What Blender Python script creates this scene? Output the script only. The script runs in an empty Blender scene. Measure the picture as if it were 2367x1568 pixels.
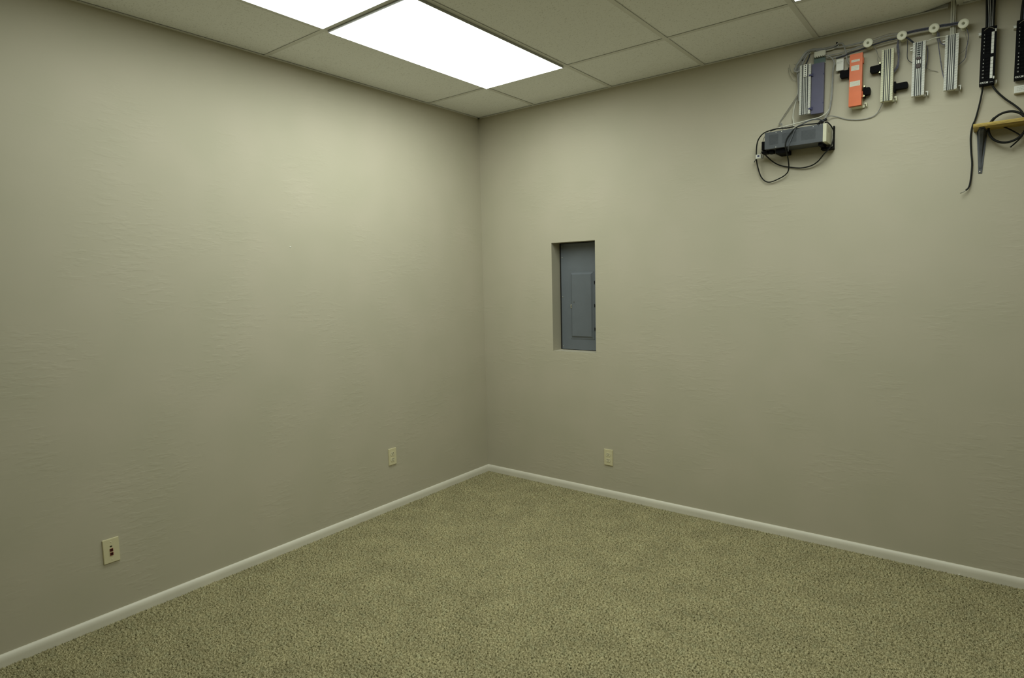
import bpy, bmesh, math, random
import numpy as np
from mathutils import Vector, Matrix

# ------------------------------------------------------------------ camera, world, exposure
SC = bpy.context.scene
COL = SC.collection
H = 2.747            # ceiling height
T = 0.6096           # two-foot ceiling module
GX = 0.5282          # first grid line from the left wall
GY = 0.5386          # first grid line from the right wall
RX, RY = 5.15, 5.45  # room size

cam_d = bpy.data.cameras.new('camera')
cam = bpy.data.objects.new('camera', cam_d)
COL.objects.link(cam)
cam_d.sensor_fit = 'HORIZONTAL'
cam_d.sensor_width = 36.0
cam_d.lens = 1422.37 * 36.0 / 2367.0
cam_d.clip_start = 0.02
_pt, _yw, _ro = -0.0963881, -0.6601174, -0.0244507
_F = Vector((math.sin(_yw) * math.cos(_pt), math.cos(_yw) * math.cos(_pt), math.sin(_pt)))
_R = Vector((math.cos(_yw), -math.sin(_yw), 0))
_U = _R.cross(_F)
_R2 = _R * math.cos(_ro) + _U * math.sin(_ro)
_U2 = -_R * math.sin(_ro) + _U * math.cos(_ro)
_m = Matrix((_R2, _U2, -_F)).transposed().to_4x4()
_m.translation = Vector((3.12723, -3.67915, 1.52388))
cam.matrix_world = _m
SC.camera = cam

wd = bpy.data.worlds.new('world')
SC.world = wd
wd.use_nodes = True
wd.node_tree.nodes['Background'].inputs[0].default_value = (0.02, 0.02, 0.018, 1)
wd.node_tree.nodes['Background'].inputs[1].default_value = 0.0

SC.view_settings.view_transform = 'Standard'
SC.view_settings.look = 'None'
SC.view_settings.gamma = 1.0
SC.view_settings.use_curve_mapping = False
SC.view_settings.exposure = 0.0
SC.cycles.diffuse_bounces = 3
SC.cycles.use_light_tree = False
SC.cycles.glossy_bounces = 2
SC.cycles.caustics_reflective = False
SC.cycles.caustics_refractive = False

# ceiling lights: radiance of each lit diffuser; the fittings are built further down
LIGHT_COL = (0.92, 1.0, 0.92)
LIGHT_L = (8.9, 5.0, 8.2, 6.5)

random.seed(7)
RNG = np.random.default_rng(11)

# ------------------------------------------------------------------ materials
def _new(name):
    m = bpy.data.materials.new(name)
    m.use_nodes = True
    nt = m.node_tree
    return m, nt, nt.nodes['Principled BSDF']

def mat(name, col, rough=0.5, metal=0.0, spec=0.4, var=0.0, vscale=40.0, bump=0.0, bscale=200.0, bdist=0.001):
    """procedural material: base colour with a little noise variation and fine relief"""
    m, nt, b = _new(name)
    b.inputs['Roughness'].default_value = rough
    b.inputs['Metallic'].default_value = metal
    b.inputs['Specular IOR Level'].default_value = spec
    tc = nt.nodes.new('ShaderNodeTexCoord')
    n = nt.nodes.new('ShaderNodeTexNoise')
    n.inputs['Scale'].default_value = vscale
    n.inputs['Detail'].default_value = 3
    nt.links.new(tc.outputs['Object'], n.inputs['Vector'])
    r = nt.nodes.new('ShaderNodeMapRange')
    r.inputs[1].default_value = 0.3
    r.inputs[2].default_value = 0.7
    r.inputs[3].default_value = 1.0 - var
    r.inputs[4].default_value = 1.0 + var
    nt.links.new(n.outputs['Fac'], r.inputs[0])
    mx = nt.nodes.new('ShaderNodeVectorMath')
    mx.operation = 'SCALE'
    mx.inputs[0].default_value = col
    nt.links.new(r.outputs[0], mx.inputs['Scale'])
    nt.links.new(mx.outputs[0], b.inputs['Base Color'])
    if bump:
        n2 = nt.nodes.new('ShaderNodeTexNoise')
        n2.inputs['Scale'].default_value = bscale
        n2.inputs['Detail'].default_value = 4
        nt.links.new(tc.outputs['Object'], n2.inputs['Vector'])
        bp = nt.nodes.new('ShaderNodeBump')
        bp.inputs['Strength'].default_value = bump
        bp.inputs['Distance'].default_value = bdist
        nt.links.new(n2.outputs['Fac'], bp.inputs['Height'])
        nt.links.new(bp.outputs[0], b.inputs['Normal'])
    return m

def wall_material():
    """painted drywall with hand-trowelled skip texture"""
    m, nt, b = _new('painted_drywall')
    L = nt.links.new
    N = nt.nodes.new
    b.inputs['Roughness'].default_value = 0.62
    b.inputs['Specular IOR Level'].default_value = 0.28
    tc = N('ShaderNodeTexCoord')
    # slight colour drift of the paint
    n0 = N('ShaderNodeTexNoise'); n0.inputs['Scale'].default_value = 3.5; n0.inputs['Detail'].default_value = 1
    L(tc.outputs['Object'], n0.inputs['Vector'])
    cr = N('ShaderNodeValToRGB')
    cr.color_ramp.elements[0].position = 0.3; cr.color_ramp.elements[0].color = (0.520, 0.484, 0.372, 1)
    cr.color_ramp.elements[1].position = 0.7; cr.color_ramp.elements[1].color = (0.548, 0.502, 0.394, 1)
    L(n0.outputs['Fac'], cr.inputs[0]); L(cr.outputs[0], b.inputs['Base Color'])
    # trowel strokes: stretched noise, only in patches
    mp = N('ShaderNodeMapping'); mp.inputs['Scale'].default_value = (14, 14, 46); mp.inputs['Rotation'].default_value = (0.22, 0.18, 0)
    L(tc.outputs['Object'], mp.inputs['Vector'])
    n1 = N('ShaderNodeTexNoise'); n1.inputs['Scale'].default_value = 1.0; n1.inputs['Detail'].default_value = 2; n1.inputs['Distortion'].default_value = 0.0
    n1.inputs['Roughness'].default_value = 0.55
    L(mp.outputs[0], n1.inputs['Vector'])
    r1 = N('ShaderNodeMapRange'); r1.interpolation_type = 'SMOOTHSTEP'
    r1.inputs[1].default_value = 0.47; r1.inputs[2].default_value = 0.66
    L(n1.outputs['Fac'], r1.inputs[0])
    msk = N('ShaderNodeTexNoise'); msk.inputs['Scale'].default_value = 2.6; msk.inputs['Detail'].default_value = 1
    L(tc.outputs['Object'], msk.inputs['Vector'])
    r2 = N('ShaderNodeMapRange'); r2.interpolation_type = 'SMOOTHSTEP'
    r2.inputs[1].default_value = 0.44; r2.inputs[2].default_value = 0.64; r2.inputs[3].default_value = 0.10
    L(msk.outputs['Fac'], r2.inputs[0])
    mul = N('ShaderNodeMath'); mul.operation = 'MULTIPLY'
    L(r1.outputs[0], mul.inputs[0]); L(r2.outputs[0], mul.inputs[1])
    bp = N('ShaderNodeBump'); bp.inputs['Strength'].default_value = 0.24; bp.inputs['Distance'].default_value = 0.0016
    L(mul.outputs[0], bp.inputs['Height'])
    L(bp.outputs[0], b.inputs['Normal'])
    return m

def tile_material():
    """mineral-fibre ceiling tile with small fissures and pinholes"""
    m, nt, b = _new('ceiling_tile_fibre')
    L = nt.links.new; N = nt.nodes.new
    b.inputs['Roughness'].default_value = 0.95
    b.inputs['Specular IOR Level'].default_value = 0.1
    tc = N('ShaderNodeTexCoord')
    oi = N('ShaderNodeObjectInfo')
    sh = N('ShaderNodeVectorMath'); sh.operation = 'ADD'
    L(tc.outputs['Object'], sh.inputs[0])
    L(oi.outputs['Location'], sh.inputs[1])
    v = N('ShaderNodeTexNoise'); v.inputs['Scale'].default_value = 150; v.inputs['Detail'].default_value = 2
    L(sh.outputs[0], v.inputs['Vector'])
    r = N('ShaderNodeMapRange'); r.interpolation_type = 'SMOOTHSTEP'
    r.inputs[1].default_value = 0.56; r.inputs[2].default_value = 0.74
    L(v.outputs['Fac'], r.inputs[0])
    cr = N('ShaderNodeValToRGB')
    cr.color_ramp.elements[0].color = (0.89, 0.90, 0.89, 1)
    cr.color_ramp.elements[1].color = (0.66, 0.665, 0.64, 1)
    L(r.outputs[0], cr.inputs[0]); L(cr.outputs[0], b.inputs['Base Color'])
    bp = N('ShaderNodeBump'); bp.inputs['Strength'].default_value = 0.3; bp.inputs['Distance'].default_value = 0.0008
    bp.invert = True
    L(r.outputs[0], bp.inputs['Height']); L(bp.outputs[0], b.inputs['Normal'])
    return m

def carpet_material(name, bump):
    """flecked berber yarn: beige and olive loops with dark flecks"""
    m, nt, b = _new(name)
    L = nt.links.new; N = nt.nodes.new
    b.inputs['Roughness'].default_value = 1.0
    b.inputs['Specular IOR Level'].default_value = 0.05
    tc = N('ShaderNodeTexCoord')
    fl = N('ShaderNodeVectorMath'); fl.operation = 'MULTIPLY'; fl.inputs[1].default_value = (1, 1, 0.0)
    L(tc.outputs['Object'], fl.inputs[0])
    n = N('ShaderNodeTexNoise'); n.inputs['Scale'].default_value = 120; n.inputs['Detail'].default_value = 2
    n.inputs['Roughness'].default_value = 0.65
    L(fl.outputs[0], n.inputs['Vector'])
    cr = N('ShaderNodeValToRGB')
    e = cr.color_ramp.elements
    e[0].position = 0.33; e[0].color = (0.075, 0.066, 0.030, 1)
    e[1].position = 0.66; e[1].color = (0.570, 0.508, 0.308, 1)
    x = e.new(0.43); x.color = (0.240, 0.211, 0.108, 1)
    x = e.new(0.53); x.color = (0.385, 0.342, 0.192, 1)
    L(n.outputs['Fac'], cr.inputs[0])
    n2 = N('ShaderNodeTexNoise'); n2.inputs['Scale'].default_value = 6.0; n2.inputs['Detail'].default_value = 2
    L(fl.outputs[0], n2.inputs['Vector'])
    r2 = N('ShaderNodeMapRange'); r2.inputs[1].default_value = 0.3; r2.inputs[2].default_value = 0.7
    r2.inputs[3].default_value = 0.89; r2.inputs[4].default_value = 1.09
    L(n2.outputs['Fac'], r2.inputs[0])
    mx = N('ShaderNodeVectorMath'); mx.operation = 'SCALE'
    L(cr.outputs[0], mx.inputs[0]); L(r2.outputs[0], mx.inputs['Scale'])
    tn = N('ShaderNodeMixRGB'); tn.blend_type = 'MULTIPLY'; tn.inputs[2].default_value = (0.965, 1.0, 1.02, 1)
    n4 = N('ShaderNodeTexNoise'); n4.inputs['Scale'].default_value = 28; n4.inputs['Detail'].default_value = 1
    L(fl.outputs[0], n4.inputs['Vector'])
    r4 = N('ShaderNodeMapRange'); r4.inputs[1].default_value = 0.48; r4.inputs[2].default_value = 0.66
    L(n4.outputs['Fac'], r4.inputs[0]); L(r4.outputs[0], tn.inputs[0]); L(mx.outputs[0], tn.inputs[1])
    L(tn.outputs[0], b.inputs['Base Color'])
    if bump:
        n3 = N('ShaderNodeTexNoise'); n3.inputs['Scale'].default_value = 150
        L(fl.outputs[0], n3.inputs['Vector'])
        bp = N('ShaderNodeBump'); bp.inputs['Strength'].default_value = 0.8; bp.inputs['Distance'].default_value = 0.006
        L(n3.outputs['Fac'], bp.inputs['Height']); L(bp.outputs[0], b.inputs['Normal'])
    return m

def wood_material():
    """yellow pine plywood with streaky grain along the board"""
    m, nt, b = _new('yellow_pine')
    L = nt.links.new; N = nt.nodes.new
    b.inputs['Roughness'].default_value = 0.6
    tc = N('ShaderNodeTexCoord')
    mp = N('ShaderNodeMapping'); mp.inputs['Scale'].default_value = (4, 60, 260)
    L(tc.outputs['Object'], mp.inputs['Vector'])
    n = N('ShaderNodeTexNoise'); n.inputs['Scale'].default_value = 1.0; n.inputs['Detail'].default_value = 5
    L(mp.outputs[0], n.inputs['Vector'])
    cr = N('ShaderNodeValToRGB')
    cr.color_ramp.elements[0].position = 0.36; cr.color_ramp.elements[0].color = (0.25, 0.155, 0.025, 1)
    cr.color_ramp.elements[1].position = 0.60; cr.color_ramp.elements[1].color = (0.62, 0.46, 0.11, 1)
    L(n.outputs['Fac'], cr.inputs[0]); L(cr.outputs[0], b.inputs['Base Color'])
    return m

def lamp_material(name, col, strength):
    m, nt, b = _new(name)
    b.inputs['Base Color'].default_value = (0.85, 0.85, 0.82, 1)
    b.inputs['Roughness'].default_value = 0.4
    b.inputs['Emission Color'].default_value = (*col, 1)
    b.inputs['Emission Strength'].default_value = strength
    return m

M = dict(
    wall=wall_material(), tile=tile_material(), carpet=carpet_material('carpet_backing', True),
    pile=carpet_material('carpet_yarn', False), wood=wood_material(),
    base=mat('baseboard_paint', (0.76, 0.72, 0.61), 0.45, var=0.03, vscale=6, bump=0.05, bscale=60),
    grid=mat('grid_enamel', (0.69, 0.69, 0.65), 0.45, var=0.02),
    dark=mat('gap_shade_hinge_black', (0.012, 0.012, 0.011), 0.9),
    deck=mat('plenum_deck', (0.10, 0.10, 0.095), 0.9, var=0.1),
    lampframe=mat('lamp_door_enamel', (0.50, 0.50, 0.48), 0.4),
    housing=mat('lamp_housing_enamel', (0.6, 0.6, 0.57), 0.5),
    ivory=mat('ivory_plastic', (0.72, 0.66, 0.43), 0.38, var=0.02),
    ivory_face=mat('ivory_receptacle', (0.74, 0.69, 0.48), 0.35, var=0.02),
    slot=mat('slot_black', (0.05, 0.046, 0.025), 0.8),
    red=mat('red_jack', (0.17, 0.022, 0.018), 0.5),
    steel_grey=mat('panel_grey_enamel', (0.150, 0.168, 0.190), 0.42, var=0.04, vscale=12, bump=0.04, bscale=90),
    chrome=mat('worn_nickel', (0.50, 0.49, 0.44), 0.35, metal=0.8, var=0.1),
    white=mat('white_plastic', (0.76, 0.76, 0.70), 0.4, var=0.03),
    cream=mat('cream_plastic', (0.76, 0.75, 0.55), 0.42, var=0.04),
    spool=mat('spool_white', (0.86, 0.85, 0.70), 0.45, var=0.02),
    clip=mat('tinned_clip', (0.30, 0.31, 0.30), 0.5, metal=0.3, var=0.4, vscale=900),
    groove=mat('clip_groove', (0.032, 0.038, 0.035), 0.7),
    brown=mat('brown_bridge', (0.045, 0.022, 0.018), 0.5),
    blue=mat('slate_blue_cover', (0.100, 0.096, 0.160), 0.42, var=0.05, vscale=20),
    bluedark=mat('blue_hinge', (0.035, 0.035, 0.11), 0.45),
    teal=mat('teal_grey_card', (0.12, 0.17, 0.155), 0.6, var=0.1),
    orange=mat('orange_cover', (0.70, 0.145, 0.035), 0.42, var=0.05, vscale=25),
    paper=mat('paper_label', (0.72, 0.70, 0.60), 0.8, var=0.04),
    print=mat('faint_print', (0.40, 0.40, 0.36), 0.8),
    black=mat('black_plastic', (0.0035, 0.0035, 0.0045), 0.7, spec=0.10, var=0.1),
    rubber=mat('black_rubber', (0.010, 0.011, 0.010), 0.55, spec=0.25, var=0.1),
    slate=mat('slate_jacket', (0.035, 0.040, 0.055), 0.5, var=0.2, vscale=60),
    grey=mat('grey_jacket', (0.32, 0.32, 0.31), 0.5, var=0.1, vscale=60),
    mauve=mat('mauve_pairs', (0.125, 0.125, 0.17), 0.55, var=0.35, vscale=180),
    pale=mat('pale_jacket', (0.62, 0.61, 0.52), 0.45, var=0.06),
    wire=mat('thin_grey_wire', (0.27, 0.26, 0.225), 0.5, var=0.2, vscale=120),
    boxgrey=mat('charcoal_case', (0.085, 0.092, 0.102), 0.5, var=0.05, bump=0.05, bscale=400),
    boxbeige=mat('beige_end_cap', (0.60, 0.585, 0.43), 0.45, var=0.03),
    hole=mat('vent_hole', (0.022, 0.027, 0.028), 0.8),
    bracket=mat('bracket_steel', (0.085, 0.090, 0.098), 0.5, metal=0.25, var=0.15, vscale=30),
    bluesq=mat('blue_square', (0.03, 0.03, 0.12), 0.5),
    lettering=mat('white_print', (0.70, 0.70, 0.66), 0.6),
    glint=mat('bail_clip_metal', (0.66, 0.68, 0.36), 0.3, metal=0.5),
)

# ------------------------------------------------------------------ geometry helpers
def wpt(x, d, z):
    """a point by the right wall: x along it, d out from it, z up"""
    return Vector((x, -d, z))

class MB:
    """collects geometry in world coordinates"""
    def __init__(s):
        s.v = []; s.f = []
    def poly(s, pts):
        n = len(s.v); s.v += [tuple(p) for p in pts]; s.f.append(tuple(range(n, n + len(pts))))
    def box(s, x0, x1, y0, y1, z0, z1, c=0.0):
        """axis box; c chamfers the edges of the faces that look along -Y / vertical prism corners"""
        if x0 > x1: x0, x1 = x1, x0
        if y0 > y1: y0, y1 = y1, y0
        if z0 > z1: z0, z1 = z1, z0
        n = len(s.v)
        if c <= 0:
            s.v += [(x, y, z) for z in (z0, z1) for y in (y0, y1) for x in (x0, x1)]
            for q in ((0, 2, 3, 1), (4, 5, 7, 6), (0, 1, 5, 4), (2, 6, 7, 3), (0, 4, 6, 2), (1, 3, 7, 5)):
                s.f.append(tuple(n + i for i in q))
            return s
        bm = bmesh.new()
        bmesh.ops.create_cube(bm, size=1)
        for v in bm.verts:
            v.co = Vector(((x0 + x1) / 2 + v.co.x * (x1 - x0), (y0 + y1) / 2 + v.co.y * (y1 - y0), (z0 + z1) / 2 + v.co.z * (z1 - z0)))
        bmesh.ops.bevel(bm, geom=bm.edges[:], offset=min(c, 0.45 * min(x1 - x0, y1 - y0, z1 - z0)), segments=2, affect='EDGES', profile=0.6)
        s.add_bm(bm)
        return s
    def wbox(s, x0, x1, d0, d1, z0, z1, c=0.0):
        return s.box(x0, x1, -d1, -d0, z0, z1, c)
    def add_bm(s, bm):
        n = len(s.v)
        bm.verts.index_update()
        s.v += [tuple(v.co) for v in bm.verts]
        for f in bm.faces:
            s.f.append(tuple(n + v.index for v in f.verts))
        bm.free()
    def tube(s, pts, r, n=8, sub=5, caps=True):
        P = smooth_path(pts, sub) if sub > 1 else [Vector(p) for p in pts]
        up = Vector((0, 0, 1)); prev = None; base = len(s.v); rings = []
        for i, p in enumerate(P):
            t = (P[min(i + 1, len(P) - 1)] - P[max(i - 1, 0)]).normalized()
            if prev is None:
                a = t.cross(up if abs(t.z) < 0.9 else Vector((1, 0, 0))).normalized()
            else:
                a = (prev - t * prev.dot(t))
                a = a.normalized() if a.length > 1e-6 else t.orthogonal().normalized()
            prev = a; b = t.cross(a)
            ri = r(i / (len(P) - 1)) if callable(r) else r
            rings.append(len(s.v))
            for k in range(n):
                w = 2 * math.pi * k / n
                s.v.append(tuple(p + a * (ri * math.cos(w)) + b * (ri * math.sin(w))))
        for i in range(len(P) - 1):
            for k in range(n):
                s.f.append((rings[i] + k, rings[i] + (k + 1) % n, rings[i + 1] + (k + 1) % n, rings[i + 1] + k))
        if caps:
            s.f.append(tuple(rings[0] + k for k in reversed(range(n))))
            s.f.append(tuple(rings[-1] + k for k in range(n)))
        return s
    def lathe(s, c, axis, prof, n=28):
        """revolve (radius, height-along-axis) pairs round an axis through c"""
        ax = Vector(axis).normalized(); a = ax.orthogonal().normalized(); b = ax.cross(a); c = Vector(c)
        rings = []
        for r, h in prof:
            rings.append(len(s.v))
            for k in range(n):
                w = 2 * math.pi * k / n
                s.v.append(tuple(c + ax * h + a * (r * math.cos(w)) + b * (r * math.sin(w))))
        for i in range(len(prof) - 1):
            for k in range(n):
                s.f.append((rings[i] + k, rings[i] + (k + 1) % n, rings[i + 1] + (k + 1) % n, rings[i + 1] + k))
        s.f.append(tuple(rings[0] + k for k in reversed(range(n))))
        s.f.append(tuple(rings[-1] + k for k in range(n)))
        return s
    def prism(s, pts, off):
        """extrude a closed polygon by a vector"""
        n = len(s.v); k = len(pts); off = Vector(off)
        s.v += [tuple(p) for p in pts] + [tuple(Vector(p) + off) for p in pts]
        s.f.append(tuple(range(n + k - 1, n - 1, -1)))
        s.f.append(tuple(range(n + k, n + 2 * k)))
        for i in range(k):
            j = (i + 1) % k
            s.f.append((n + i, n + j, n + k + j, n + k + i))
        return s
    def build(s, name, m, parent=None, loc=None, smooth=False):
        o0 = parent.matrix_world.translation if parent is not None else Vector(loc or (0, 0, 0))
        if parent is not None and loc is None:
            base = _abs(parent)
        else:
            base = Vector(loc or (0, 0, 0))
        me = bpy.data.meshes.new(name)
        me.from_pydata([(v[0] - base.x, v[1] - base.y, v[2] - base.z) for v in s.v], [], s.f)
        bm = bmesh.new(); bm.from_mesh(me)
        bmesh.ops.recalc_face_normals(bm, faces=bm.faces)
        bm.to_mesh(me); bm.free()
        me.materials.append(M[m] if isinstance(m, str) else m)
        if smooth:
            for p in me.polygons: p.use_smooth = True
            try:
                me.set_sharp_from_angle(angle=math.radians(50))
            except Exception:
                pass
        o = bpy.data.objects.new(name, me)
        COL.objects.link(o)
        if parent is not None:
            o.parent = parent
            o.location = (base - _abs(parent))
        else:
            o.location = base
        return o

def _abs(o):
    p = Vector((0, 0, 0))
    while o is not None:
        p += o.location; o = o.parent
    return p

def smooth_path(pts, sub):
    P = [Vector(p) for p in pts]
    if len(P) < 3:
        return [P[0].lerp(P[-1], i / sub) for i in range(sub + 1)]
    out = []
    for i in range(len(P) - 1):
        p0 = P[max(i - 1, 0)]; p1 = P[i]; p2 = P[i + 1]; p3 = P[min(i + 2, len(P) - 1)]
        for k in range(sub):
            t = k / sub
            out.append(0.5 * ((2 * p1) + (p2 - p0) * t + (2 * p0 - 5 * p1 + 4 * p2 - p3) * t * t + (3 * p1 - p0 - 3 * p2 + p3) * t ** 3))
    out.append(P[-1])
    return out

def tag(o, label, cat, group=None, kind=None):
    o['label'] = label
    if cat: o['category'] = cat
    if group: o['group'] = group
    if kind: o['kind'] = kind
    return o

def thing(name, loc, label, cat, group=None):
    o = bpy.data.objects.new(name, None)
    o.empty_display_size = 0.05
    COL.objects.link(o)
    o.location = loc
    return tag(o, label, cat, group)

def struct(o, label=None):
    o['kind'] = 'structure'
    if label: o['label'] = label
    return o

def wp(pts):
    return [wpt(*p) for p in pts]

def text_mesh(name, body, size, m, parent, x, d, z, bold=0.0, align='LEFT', sx=1.0):
    """flat lettering standing on a plane parallel to the right wall, facing the room"""
    cu = bpy.data.curves.new(name, 'FONT')
    cu.body = body; cu.size = size; cu.extrude = 0.0001; cu.offset = bold
    cu.align_x = align; cu.align_y = 'CENTER'; cu.resolution_u = 2
    tmp = bpy.data.objects.new(name + '_tmp', cu)
    COL.objects.link(tmp)
    bpy.context.view_layer.update()
    dg = bpy.context.evaluated_depsgraph_get()
    me = bpy.data.meshes.new_from_object(tmp.evaluated_get(dg))
    bpy.data.objects.remove(tmp)
    me.name = name
    base = _abs(parent)
    me.transform(Matrix.Translation(wpt(x, d, z) - base) @ Matrix.Rotation(math.pi / 2, 4, 'X') @ Matrix.Diagonal((sx, 1, 1, 1)))
    me.materials.clear(); me.materials.append(M[m])
    o = bpy.data.objects.new(name, me)
    COL.objects.link(o)
    o.parent = parent
    return o

# ------------------------------------------------------------------ the room shell
NX0, NX1, NZ0, NZ1 = 0.6465, 1.0015, 1.004, 1.776     # recess for the breaker panel
w = MB()
w.box(-0.12, NX0, 0, 0.22, 0, H + 0.35)
w.box(NX1, RX, 0, 0.22, 0, H + 0.35)
w.box(NX0, NX1, 0, 0.22, 0, NZ0)
w.box(NX0, NX1, 0, 0.22, NZ1, H + 0.35)
w.box(NX0, NX1, 0.16, 0.22, NZ0, NZ1)
struct(w.build('wall_right', 'wall'), 'beige trowel-textured wall with a breaker panel recess and telephone wiring')
struct(MB().box(-0.12, 0, -RY, 0, 0, H + 0.35).build('wall_left', 'wall'), 'plain beige trowel-textured wall on the left')
struct(MB().box(-0.12, RX + 0.12, -RY - 0.12, -RY, 0, H + 0.35).build('wall_back', 'wall'))
struct(MB().box(RX, RX + 0.12, -RY, 0.22, 0, H + 0.35).build('wall_side', 'wall'))
struct(MB().box(-0.12, RX + 0.12, -RY - 0.12, 0.22, -0.1, 0.0).build('floor', 'carpet'), 'flecked beige and olive berber carpet floor')

# carpet pile: one low tuft per loop over the stretch of floor in view
def carpet_pile():
    p = 0.0062
    xs = np.arange(0.014, 3.95, p); ys = np.arange(-3.75, -0.014, p)
    X, Y = np.meshgrid(xs, ys); X = X.ravel(); Y = Y.ravel()
    keep = Y > (-3.75 + 0.715 * X)
    X = X[keep]; Y = Y[keep]
    n = len(X)
    X = X + RNG.uniform(-.35, .35, n) * p; Y = Y + RNG.uniform(-.35, .35, n) * p
    hgt = RNG.uniform(.0035, .0085, n); r = RNG.uniform(.0034, .0050, n); a = RNG.uniform(0, math.pi / 2, n)
    V = np.zeros((n, 5, 3), np.float32)
    for k in range(4):
        w_ = a + k * math.pi / 2
        V[:, k, 0] = X + r * np.cos(w_); V[:, k, 1] = Y + r * np.sin(w_); V[:, k, 2] = 0.0
    V[:, 4, 0] = X + RNG.uniform(-.0015, .0015, n); V[:, 4, 1] = Y + RNG.uniform(-.0015, .0015, n); V[:, 4, 2] = hgt
    F = np.zeros((n, 4, 3), np.int32); b_ = (np.arange(n) * 5)
    for k in range(4):
        F[:, k, 0] = b_ + k; F[:, k, 1] = b_ + (k + 1) % 4; F[:, k, 2] = b_ + 4
    me = bpy.data.meshes.new('carpet_pile')
    me.vertices.add(n * 5); me.vertices.foreach_set('co', V.ravel())
    me.loops.add(n * 12); me.loops.foreach_set('vertex_index', F.ravel())
    me.polygons.add(n * 4)
    me.polygons.foreach_set('loop_start', np.arange(n * 4, dtype=np.int32) * 3)
    me.polygons.foreach_set('loop_total', np.full(n * 4, 3, np.int32))
    me.update(calc_edges=True)
    me.polygons.foreach_set('use_smooth', np.ones(n * 4, bool))
    me.materials.append(M['pile'])
    o = bpy.data.objects.new('carpet_pile', me)
    COL.objects.link(o)
    tag(o, 'flecked beige and olive looped carpet pile covering the floor', 'carpet', kind='stuff')
carpet_pile()

# baseboards: low rounded profile
def baseboard(name, along_x, length):
    prof = [(0, 0), (0.0145, 0), (0.0145, 0.026), (0.0141, 0.032), (0.0129, 0.038), (0.0109, 0.0435), (0.0080, 0.0482), (0.0042, 0.0516), (0, 0.0528)]
    b_ = MB()
    if along_x:
        b_.prism([(0.0, -d, z) for d, z in prof], (length, 0, 0))
    else:
        b_.prism([(d, 0.0, z) for d, z in prof], (0, -length, 0))
    o = b_.build(name, 'base', smooth=True)
    return struct(o, 'off-white rounded baseboard along the %s wall' % ('right' if along_x else 'left'))
baseboard('baseboard_right', True, RX)
baseboard('baseboard_left', False, RY)

# ------------------------------------------------------------------ suspended ceiling
deck = struct(MB().box(-0.12, RX + 0.12, -RY - 0.12, 0.22, H + 0.35, H + 0.45).build('ceiling', 'deck'),
              'suspended ceiling of white fibre tiles in a metal grid')
gx = [0.0] + [GX + i * T for i in range(8) if GX + i * T < RX - 0.05] + [RX]
gy = [0.0] + [-(GY + j * 2 * T) for j in range(5) if GY + j * 2 * T < RY - 0.05] + [-RY]
LIGHT_CELLS = {(1, 1): 0, (1, 2): 1, (4, 1): 2, (4, 2): 3}
TZ = H + 0.0035
for i in range(len(gx) - 1):
    for j in range(len(gy) - 1):
        if (i, j) in LIGHT_CELLS:
            continue
        g = 0.003
        x0, x1, y1, y0 = gx[i] + g, gx[i + 1] - g, gy[j] - g, gy[j + 1] + g
        tb = MB()
        if i == 5 and j == 0:      # notched round the black cable bundles
            pts = [(x0, y0), (x1, y0), (x1, y1), (3.275, y1), (3.275, -0.055), (3.042, -0.055), (3.042, y1), (x0, y1)]
            tb.prism([(x, y, TZ) for x, y in pts], (0, 0, 0.015))
        elif i == 4 and j == 0:    # corner pushed up by the pale cables
            tb.box(x0, x1, y0, y1 - 0.004, TZ, TZ + 0.015)
            tb.v = [(x, y, z + (0.017 * max(0, (x - (x1 - 0.16)) / 0.16) if y > -0.1 else 0)) for x, y, z in tb.v]
            # add the kink so only the far corner lifts
            n0 = len(tb.v)
            tb.v = []; tb.f = []
            xm = x1 - 0.15
            top = [(x0, y0, 0), (x1, y0, 0), (x1, y1 - 0.016, 0.024), (xm, y1, 0), (x0, y1, 0)]
            lo = [(x, y, TZ + dz) for x, y, dz in top]; hi = [(x, y, TZ + dz + 0.015) for x, y, dz in top]
            tb.v = lo + hi
            tb.f = [(3, 1, 0), (0, 4, 3), (3, 2, 1), (8, 5, 6), (5, 8, 9), (8, 6, 7)]
            for k in range(5):
                q = (k + 1) % 5
                tb.f.append((k, q, 5 + q, 5 + k))
        else:
            tb.box(x0, x1, y0, y1, TZ, TZ + 0.015)
        cx, cy = (x0 + x1) / 2, (y0 + y1) / 2
        o = tb.build('ceiling_tile', 'tile', loc=(cx, cy, TZ))
        o.parent = deck
# T-bars (flange 24 mm, thin stem above)
def tbar(a, b_, along_y):
    m_ = MB(); hw = 0.0120
    if along_y:
        m_.box(a[0] - hw, a[0] + hw, a[1], b_[1], H, H + 0.0016); m_.box(a[0] - 0.001, a[0] + 0.001, a[1], b_[1], H + 0.0016, H + 0.036)
    else:
        m_.box(a[0], b_[0], a[1] - hw, a[1] + hw, H + 0.0004, H + 0.0018); m_.box(a[0], b_[0], a[1] - 0.001, a[1] + 0.001, H + 0.0018, H + 0.036)
    o = m_.build('grid_bar', 'grid', loc=((a[0] + b_[0]) / 2, (a[1] + b_[1]) / 2, H)); o.parent = deck
for x in gx[1:-1]:
    tbar((x, -RY), (x, -0.019), True)
for y in gy[1:-1]:
    for i in range(len(gx) - 1):
        tbar((gx[i] + (0.019 if i == 0 else 0.012), y), (gx[i + 1] - 0.012, y), False)
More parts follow.
